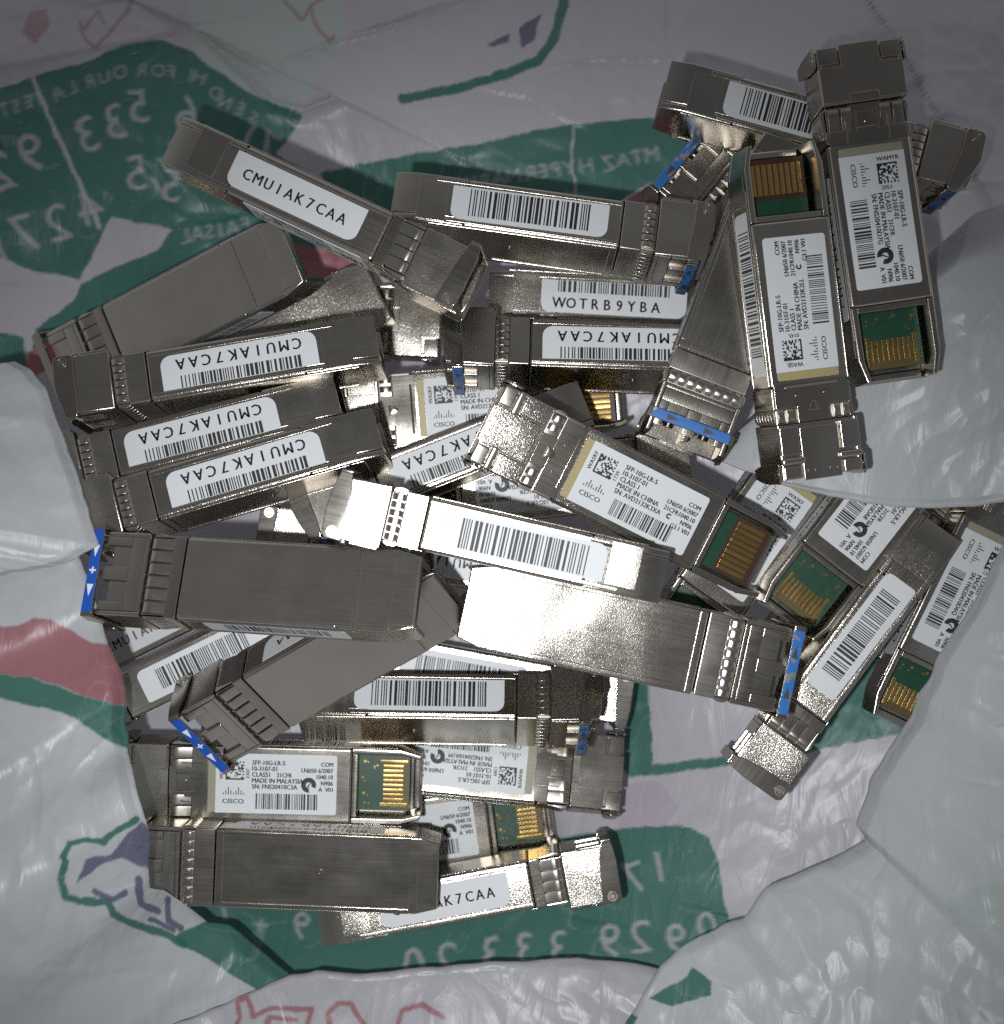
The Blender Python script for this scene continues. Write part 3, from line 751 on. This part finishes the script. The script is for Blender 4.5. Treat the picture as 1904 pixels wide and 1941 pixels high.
def latch_plate(ty):
    bm = bmesh.new()
    box(bm, 12.3 if ty == 'B' else 13.8, 16.3, -6.3, 6.3, 8.5, 8.72, 0.06)
    box(bm, 9.7, 16.3, -2.7, 2.7, 8.3, 8.70, 0.05)
    if ty == 'B':
        prism(bm, [(11.4, -1.0), (11.4, 1.0), (13.0, 0.35), (13.0, -0.35)], 'xy', 8.6, 9.3, 0.15)
        for y in (-2.4, 2.4): disc(bm, 14.1, y, 0.42, 'xy', 8.6, 8.98, 12)
        box(bm, 15.35, 15.75, -4.6, 4.6, 8.6, 8.95, 0.14)
    else:
        for y in (-1.75, 1.75): box(bm, 10.6, 14.2, y - 0.14, y + 0.14, 8.6, 8.95, 0.05)
        box(bm, 11.0, 13.6, -1.5, 1.5, 8.6, 8.9, 0.1)
        disc(bm, 12.5, 0, 0.5, 'xy', 8.8, 9.25, 10)
        for y in (-3.4, 3.4): box(bm, 11.8, 15.8, y - 0.12, y + 0.12, 8.6, 8.86, 0.05)
    return done('latch_plate', bm, 'plate')

def bail_arm(s, hx):
    """side plate of the bail from the pivot near the label face down to the handle"""
    bm = bmesh.new()
    prof = [(0.9, 9.9), (3.4, 9.9), (3.75, 9.3), (3.5 + 0.1 * hx, 6.5), (3.2 + 0.35 * hx, 4.0), (2.9 + 0.65 * hx, 2.0), (2.3 + hx, 0.0), (2.1 + hx, -0.95), (0.3 + hx, -0.95), (0.1 + 0.8 * hx, 0.6), (0.0 + 0.4 * hx, 2.6), (0.15, 5.0), (0.25, 9.2)]
    a, b = sorted((s * 7.1, s * 7.55)); prism(bm, prof, 'xz', a, b, 0.15, 3)
    disc(bm, 1.9, 8.7, 0.7, 'xz', *sorted((s * 6.8, s * 7.12)), 10)
    return done('bail_arm', bm, 'arm')

def pivot(s):
    bm = bmesh.new()
    a, b = sorted((s * 7.45, s * 7.68)); disc(bm, 1.9, 8.7, 0.48, 'xz', a, b, 12)
    ring(bm, 1.9, 8.7, 0.68, 0.9, 'xz', *sorted((s * 7.45, s * 7.64)))
    return done('pivot_pin', bm, 'spring')

def bail_handle(hx):
    bm = bmesh.new(); box(bm, 0.3 + hx, 2.1 + hx, -7.55, 7.55, -1.3, -0.85, 0.12, 2)
    return done('bail_handle', bm, 'plate')

def blue_coat(hx, worn):
    bm = bmesh.new(); box(bm, 0.38 + hx, 2.02 + hx, -6.8, 6.8, -1.40, -1.28, 0.04)
    return done('blue_coating', bm, 'wblue' if worn else 'blue')

def mark(kind, hx, worn):
    bm = bmesh.new(); x = 1.2 + hx; z0, z1 = -1.43, -1.38
    if kind == 'arrow': prism(bm, [(x - 0.55, 2.3), (x + 0.55, 2.3), (x, 4.3)], 'xy', z0, z1)
    elif kind == 'arrow2': prism(bm, [(x - 0.55, -4.2), (x + 0.55, -4.2), (x, -2.2)], 'xy', z0, z1)
    else: prism(bm, [(x + a, b) for a, b in ((-.15, -.55), (.15, -.55), (.15, -.15), (.55, -.15), (.55, .15), (.15, .15), (.15, .55), (-.15, .55), (-.15, .15), (-.55, .15), (-.55, -.15), (-.15, -.15))], 'xy', z0, z1)
    return done('arrow_mark' if kind != 'plus' else 'plus_mark', bm, 'dark' if worn else 'white')

def board(ty):
    bm = bmesh.new()
    box(bm, 40.5, 52.4 if ty == 'A' else 52.8, -5.0, 5.0, 3.6, 4.6, 0.05)
    me = done('circuit_board', bm, 'board')
    return me
def board_end(ty):
    bm = bmesh.new()
    if ty == 'A': box(bm, 49.0, 52.35, -4.4, 4.4, 4.55, 4.66, 0.0)
    else: box(bm, 46.2, 52.75, -4.9, 4.9, 4.55, 4.66, 0.0)
    return done('board_edge', bm, 'bare' if ty == 'A' else 'copper')
def contact(ty, longer):
    bm = bmesh.new()
    if ty == 'A':
        box(bm, 47.6 if not longer else 47.0, 51.2 if not longer else 52.0, -0.3, 0.3, 4.6, 4.74, 0.03)
    else: box(bm, 46.9, 51.9, -0.36, 0.36, 4.6, 4.74, 0.03)
    return done('contact', bm, 'gold')
def solder(ty):
    bm = bmesh.new(); r = random.Random(4)
    for k in range(11): disc(bm, r.uniform(43.6, 46.6), r.uniform(-4.5, 4.5), r.choice((0.16, 0.2, 0.3)), 'xy', 4.58, 4.68, 8)
    return done('solder_point', bm, 'gold')

RATING = {   # maker, lot code, unit number, serial
 'A': ('WAMYR', 'MADE IN MALAYSIA', 'CLASS1'), 'B': ('WASKF', 'MADE IN CHINA', 'CLASS 1')}
def rating_lettering(ty, code, unit, serial):
    f = Flat(); w, made, cls = RATING[ty]; H = 10.6
    f.text(code or w, 1.35, H - 4.6, 0.98, 'l', math.pi / 2, 1.0, 0.03)
    r = random.Random(serial); n = 12; s = 3.3 / n      # square matrix mark
    for i in range(n):
        for j in range(n):
            if i == 0 or j == 0 or (i == n - 1 and j % 2) or (j == n - 1 and i % 2) or (0 < i < n - 1 and 0 < j < n - 1 and r.random() < 0.5):
                f.rect(1.75 + i * s, 1.75 + (i + 1) * s, H - 4.7 + j * s, H - 4.7 + (j + 1) * s)
    f.text(unit, 6.0, H - 4.4, 0.9, 'l', math.pi / 2, 1.0, 0.02)
    for k, t in enumerate(('SFP-10G-LR-S', '10-3107-01', cls, made, 'SN: ' + serial)):
        f.text(t, 6.5, H - 1.95 - k * 1.06, 1.18, 'l', 0, 0.88, 0.04)
    if ty == 'A':
        f.text('21CFR', 10.9, H - 4.07, 1.1, 'l', 0, 0.88, 0.04)
        for k, t in enumerate(('COM', 'LN#50 6/2007', '1040.10', 'N906', 'A  V01')): f.text(t, 20.9, H - 2.0 - k * 1.12, 1.12, 'r', 0, 0.86, 0.04)
        cx, cy, R = 16.6, H - 5.35, 1.35; seg = 26; pts = []
        for k in range(seg + 1):
            a = math.radians(-25 + 300 * k / seg); pts.append((cx + R * math.cos(a), cy + R * math.sin(a)))
        for k in range(seg, -1, -1):
            a = math.radians(-25 + 300 * k / seg); pts.append((cx + 0.52 * math.cos(a), cy + 0.52 * math.sin(a)))
        for k in range(seg): f.add([pts[k], pts[k + 1], pts[-2 - k], pts[-1 - k]], [(0, 1, 2, 3)])
        f.poly([(cx - 0.35, cy + 0.05), (cx - 0.12, cy - 0.2), (cx + 0.12, cy + 0.35), (cx + 0.35, cy + 0.35), (cx - 0.08, cy - 0.6)])
    else:
        for k, t in enumerate(('COM', 'LN#50 6/2007', '21CFR1040.10', 'N906', 'G3.1 V01')): f.text(t, 20.9, H - 2.7 - k * 1.12, 1.12, 'r', 0, 0.86, 0.04)
        cx, cy, seg = 16.6, H - 5.65, 14; pts = []
        for rr, order in ((0.48, range(seg + 1)), (0.22, range(seg, -1, -1))):
            for k in order:
                a = math.radians(40 + 280 * k / seg); pts.append((cx + rr * math.cos(a), cy + rr * math.sin(a)))
        for k in range(seg): f.add([pts[k], pts[k + 1], pts[-2 - k], pts[-1 - k]], [(0, 1, 2, 3)])
    for k, h in enumerate((0.35, 0.75, 1.35, 0.75, 0.35, 0.75, 1.35, 0.75, 0.35)):
        a = 1.35 + k * 0.45; f.rect(a, a + 0.16, H - 7.2 - 0.15, H - 7.2 - 0.15 + h)
    f.text('CISCO', 3.2, H - 8.9, 1.15, 'c', 0, 1.15, 0.03)
    f.bars(7.2, 18.2, 0.8, 3.6, serial, 0.14)
    return f
LABEL_X, LABEL_Y = 18.0, -5.3
def rating_label(ty):
    return sticker('rating_label', rounded(21.6, 10.6, (0, 0.5, 0.5, 0)), ((LABEL_X - 27.25, LABEL_Y, 8.5), (1, 0, 0), (0, 1, 0)), 'label')
def label_band(ty):
    return sticker('speckled_band', rounded(1.35, 10.4, (0.3, 0, 0, 0.3)), ((LABEL_X - 1.36 - 27.25, LABEL_Y + 0.1, 8.5), (1, 0, 0), (0, 1, 0)), 'greyband' if ty == 'A' else 'band', 0.075)
def rating_print(ty, code, unit, serial):
    return rating_lettering(ty, code, unit, serial).mesh('lettering', ((LABEL_X - 27.25, LABEL_Y, 8.5 + 0.105), (1, 0, 0), (0, 1, 0)), 'ink')

# narrow sides: -y carries the code, +y the bar code
def frame_minus(x): return ((x - 27.25, -6.70, 7.15), (-1, 0, 0), (0, 0, -1))
def frame_plus(x): return ((x - 27.25, 6.70, 1.25), (-1, 0, 0), (0, 0, 1))
def code_label(ty): return sticker('code_label', rounded(26.5 if ty != 'A' else 23.5, 5.9, (1.8, 1.8, 0, 0)), frame_minus(44.5 if ty != 'A' else 43.5), 'label')
def code_print(ty, text):
    f = Flat()
    if ty == 'A': f.mono(text, 3.0, 1.95, 2.6, 1.9, 0.86, 0.06)
    else:
        f.mono(text, 3.3, 0.85, 2.75, 2.2, 0.86, 0.065); f.bars(3.0, 23.4, 3.75, 5.85, text, 0.2)
    o, a, b = frame_minus(44.5 if ty != 'A' else 43.5)
    return f.mesh('lettering', ((o[0], o[1] - 0.105, o[2]), a, b), 'ink')
def bar_label(ty): return sticker('barcode_label', rounded(26.5 if ty != 'A' else 23.5, 5.9, (1.6, 1.6, 0, 0)) if ty != 'A' else rounded(23.5, 5.9, (1.2, 1.2, 0.5, 0.5)), frame_plus(44.5 if ty != 'A' else 43.5), 'label')
def bar_print(ty):
    f = Flat(); w = 26.5 if ty != 'A' else 23.5
    f.bars(3.0, w - 3.2, 1.0 if ty == 'A' else 0.75, 4.7 if ty == 'A' else 5.55, ty + 'bar', 0.2)
    o, a, b = frame_plus(44.5 if ty != 'A' else 43.5)
    return f.mesh('bar_code', ((o[0], o[1] + 0.105, o[2]), a, b), 'ink')

GRAIN = [0.45]      # how coarse the cast grain of the module being built is
def put(name, me, parent, loc=None, rot=None):
    o = bpy.data.objects.new(name, me); C.objects.link(o); o.parent = parent
    o.color = (GRAIN[0], 0, 0, 1)
    if loc: o.location = tuple(c * MM for c in loc)
    if rot: o.rotation_euler = rot
    return o

def transceiver(nm, ty, hx, worn, unit, serial, code_text, label, lot=None):
    o, u, zz = (Vector(q) for q in POSES[nm]); yy = zz.cross(u)
    root = bpy.data.objects.new('transceiver', None); C.objects.link(root)
    M3 = Matrix((u, yy, zz)).transposed().to_4x4(); M3.translation = o * MM
    root.matrix_world = M3
    root.empty_display_size = 0.005
    root['label'] = label; root['category'] = 'transceiver'; root['group'] = 'optical transceivers heaped in the bag'
    T = 'A' if ty == 'A' else 'B'
    GRAIN[0] = 0.8 * COARSE.get(nm, 0.45)
    put('housing', cached(('housing', T), lambda: housing(T)), root)
    put('collar', cached(('collar', T), lambda: collar(T)), root)
    fm = cached(('finger', T), lambda: finger(T))
    n_side, n_wide = (4, 6) if T == 'A' else (6, 8)
    for k in range(n_side):
        z = 4.3 + (k - (n_side - 1) / 2) * (1.9 if T == 'A' else 1.28)
        put('spring_finger', fm, root, (-27.25, 6.62, z), (-math.pi / 2, 0, 0))
        put('spring_finger', fm, root, (-27.25, -6.62, z), (math.pi / 2, 0, 0))
    for k in range(n_wide):
        y = (k - (n_wide - 1) / 2) * (2.1 if T == 'A' else 1.6)
        put('spring_finger', fm, root, (-27.25, y, 0.1), (math.pi, 0, 0))
        if abs(y) > 3.0: put('spring_finger', fm, root, (-27.25, y, 8.4))
    ns = put('nose', cached('nose', nose), root)
    fe = cached('ferrule', ferrules)
    for s in (-1, 1): put('port_ferrule', fe, ns, (0, s * 3.15, 0))
    put('latch_cover', cached(('cover', T), lambda: top_plate(T)), root)
    for s in (-1, 1):
        put('latch_pad', cached(('pad', T, s), lambda: latch_pad(T, s)), root)
        if T == 'B': put('retaining_bar', cached(('bar', s), lambda: retainer(s)), root)
        arm = put('bail_arm', cached(('arm', s, hx), lambda: bail_arm(s, hx)), root)
        put('pivot_pin', cached(('pin', s), lambda: pivot(s)), arm)
    put('latch_plate', cached(('lp', T), lambda: latch_plate(T)), root)
    hd = put('bail_handle', cached(('hd', hx), lambda: bail_handle(hx)), root)
    if worn is not None: put('blue_coating', cached(('bl', hx, worn), lambda: blue_coat(hx, worn)), hd)
    for kd in ('arrow', 'arrow2', 'plus'):
        if worn is None or (worn and kd == 'plus'): continue
        put('plus_mark' if kd == 'plus' else 'arrow_mark', cached(('mk', kd, hx, worn), lambda: mark(kd, hx, worn)), hd)
    bd = put('circuit_board', cached(('bd', T), lambda: board(T)), root)
    put('board_edge', cached(('be', T), lambda: board_end(T)), bd)
    nc = 10 if T == 'A' else 9
    for k in range(nc):
        y = (k - (nc - 1) / 2) * (0.86 if T == 'A' else 1.0); lg = T == 'A' and k in (0, nc - 1)
        put('contact', cached(('ct', T, lg), lambda: contact(T, lg)), bd, (0, y, 0))
    if T == 'A': put('solder_point', cached('sp', lambda: solder(T)), bd)
    lb = put('rating_label', cached(('rl', T), lambda: rating_label(T)), root)
    put('speckled_band', cached(('band', T), lambda: label_band(T)), lb)
    put('lettering', cached(('rp', T, lot, unit, serial), lambda: rating_print(T, lot, unit, serial)), lb)
    cl = put('code_label', cached(('cl', ty), lambda: code_label(ty)), root)
    put('lettering', cached(('cp', ty, code_text), lambda: code_print(ty, code_text)), cl)
    bl = put('barcode_label', cached(('bb', T), lambda: bar_label(T)), root)
    put('bar_code', cached(('bp', T), lambda: bar_print(T)), bl)
    rr = random.Random(nm)      # stickers are never quite straight
    lb.rotation_euler = (0, 0, rr.uniform(-0.012, 0.012)); cl.rotation_euler = (0, rr.uniform(-0.012, 0.012), 0); bl.rotation_euler = (0, rr.uniform(-0.012, 0.012), 0)
    for q in (cl, bl): q.location.x = rr.uniform(-0.5, 0.5) * MM
    return root

CODE = 'CMUIAK7CAA'
COARSE = {'S2': 0.45, 'S1': 0.35, 'M': 0.8, 'R1': 1.0, 'Z5': 1.0, 'F1': 0.6, 'F2': 0.8, 'N': 0.5, 'N2': 0.25, 'Z3': 0.22, 'P': 0.35, 'Q': 0.35, 'X': 0.4, 'U': 0.4, 'Y1': 0.3, 'Z1': 0.25, 'Z2': 0.3, 'Y0': 1.0, 'L1': 0.7, 'L2': 0.7, 'L3': 0.7, 'A': 0.7, 'R2': 0.5, 'R3': 0.6}
UNITS = [  # pose, type, bail position, worn blue, unit number, serial, side code, label, lot code
 ('P', 'A', 0.2, False, '2053', 'FNS20410D7G', CODE, 'silver transceiver with white label numbered 2053, nose towards the upper corner of the bag'),
 ('Q', 'B', 0.6, True, '0145', 'AVD2132K2LL', CODE, 'transceiver with white label coded WASJL 0145, gold contacts at its upper end', 'WASJL'),
 ('R', 'B', 3.0, True, '0152', 'AVD2132K2AB', CODE, 'transceiver under the WASJL one, twin ports crossed by a worn blue bail'),
 ('U', 'B', 2.4, True, '0160', 'AVD2132K2AC', CODE, 'barcode-side transceiver lying beneath the nose of the module numbered 2053'),
 ('V', 'B', 0.8, True, '0161', 'AVD2132K2AD', CODE, 'transceiver showing only its port end with scuffed blue bail, wedged below the upper barcode module'),
 ('X', 'B', 2.0, True, '0163', 'AVD2132K2AE', CODE, 'barcode-side transceiver lying across the green HYPERMARKET print'),
 ('A', 'A', 0.2, False, '1290', 'FNS20410A1B', CODE, 'dull transceiver with CMUIAK7CAA side label sloping down over the green phone numbers'),
 ('C', 'C', 0.6, True, '0170', 'AVD2132K2AF', 'WOTRB9YBA', 'transceiver whose side label reads WOTRB9YBA'),
 ('W', 'B', 2.2, True, '0171', 'AVD2132K2AG', CODE, 'transceiver with upside-down code label just below the WOTRB9YBA one, blue bail at its nose'),
 ('L1', 'B', 1.2, None, '0172', 'AVD2132K2AH', CODE, 'uppermost of three parallel transceivers with upside-down CMUIAK7CAA labels'),
 ('L2', 'B', 1.2, True, '0173', 'AVD2132K2AJ', CODE, 'middle of three parallel transceivers with upside-down CMUIAK7CAA labels'),
 ('L3', 'B', 1.2, None, '0174', 'AVD2132K2AK', CODE, 'lowest of three parallel transceivers with upside-down CMUIAK7CAA labels'),
 ('F1', 'A', 0.2, None, '1291', 'FNS20410A1C', CODE, 'transceiver with plain seamed underside up, nearest the pink print above the three parallel ones'),
 ('F2', 'A', 0.2, False, '1292', 'FNS20410A1D', CODE, 'transceiver with plain underside tucked beneath the uppermost parallel one'),
 ('K', 'A', 0.2, False, '1293', 'FNS20410A1E', CODE, 'mostly buried transceiver under the nose of the sloping CMUIAK7CAA module'),
 ('G', 'B', 0.8, True, '1740', 'AVD2132K3XB', CODE, 'label-up transceiver half hidden behind the tails of the three parallel ones'),
 ('J', 'B', 1.2, True, '0175', 'AVD2132K2AL', CODE, 'slanting transceiver with upside-down code label running under the nose of AVD2132K3XA'),
 ('S1', 'B', 1.0, True, '0176', 'AVD2132K2AM', CODE, 'barcode-side transceiver whose nose gleams white in the flash'),
 ('M', 'B', 0.8, True, '1739', 'AVD2132K3XA', CODE, 'transceiver with white label reading SN AVD2132K3XA, lying diagonally mid-pile'),
 ('O', 'A', 0.2, False, '2295', 'FNS20410G8V', CODE, 'transceiver with upside-down white label seen in the gap below the AVD2132K3XA module'),
 ('O2', 'A', 0.2, False, '1294', 'FNS20410A1F', CODE, 'deeply buried transceiver below the gleaming barcode module, only a strip of code label showing'),
 ('S2', 'B', 0.0, True, '0177', 'AVD2132K2AN', CODE, 'transceiver lying underside up, its framed metal panel blown out by the flash'),
 ('N', 'A', 0.0, False, '1295', 'FNS20410A1G', CODE, 'transceiver with plain underside and clean blue bail of white arrows against the white fold'),
 ('N2', 'A', 0.3, False, '1296', 'FNS20410A1H', CODE, 'tilted transceiver with clean blue arrow bail resting over the label of serial FNS20410C3A'),
 ('N3', 'A', 0.2, False, '1297', 'FNS20410A1J', CODE, 'transceiver with sloping barcode label squeezed between the two clean blue bails'),
 ('N4', 'A', 0.2, False, '1298', 'FNS20410A1K', CODE, 'deep transceiver showing a few code letters beside the pink print of the fold'),
 ('Y1', 'B', 2.6, True, '0178', 'AVD2132K2AP', CODE, 'barcode-side transceiver with dark underside flank below the blown-out panel'),
 ('Y0', 'A', 0.2, False, '1299', 'FNS20410A1L', CODE, 'bright-nosed transceiver underneath the barcode one, poking out beside the pale lilac square'),
 ('Z1', 'A', 0.2, False, '1289', 'FNS20410A1M', CODE, 'transceiver with upside-down label numbered 1289 and a barcode flank'),
 ('Z2', 'A', 0.2, False, '2307', 'FNS20410C3A', CODE, 'transceiver with upright white label reading FNS20410C3A and green board'),
 ('Z3', 'B', 0.8, True, '0179', 'AVD2132K2AQ', CODE, 'transceiver with dark framed underside lying just below the FNS20410C3A one'),
 ('Z4', 'A', 0.2, False, '1300', 'FNS2041018B', CODE, 'transceiver with label FNS2041018B peeping out behind the dark framed underside'),
 ('Z5', 'A', 0.2, None, '1301', 'FNS20410A1N', CODE, 'lowest transceiver of the pile, upright code label, bright nose over green print'),
 ('R1', 'A', 0.2, None, '1302', 'FNS20410A1P', CODE, 'transceiver with steep barcode label and bright nose resting on pale plastic'),
 ('R2', 'A', 0.2, False, '1303', 'FNS20410DA8', CODE, 'transceiver with label FNS20410DA8 slipping under the white flap'),
 ('R3', 'A', 0.2, False, '1304', 'FNS20410D6Q', CODE, 'transceiver with label FNS20410D6Q half covered by the big white fold'),
 ('R4', 'B', 0.8, True, '1741', 'AVD2132K3XC', CODE, 'transceiver with WASKF label passing beneath the tail of AVD2132K3XA'),
 ('R5', 'A', 0.2, False, '1305', 'FNS20410A1Q', CODE, 'bottom transceiver under serial FNS20410DA8, only its tail plate showing'),
]
for q in UNITS: transceiver(*q)
bpy.data.objects.remove(_to)
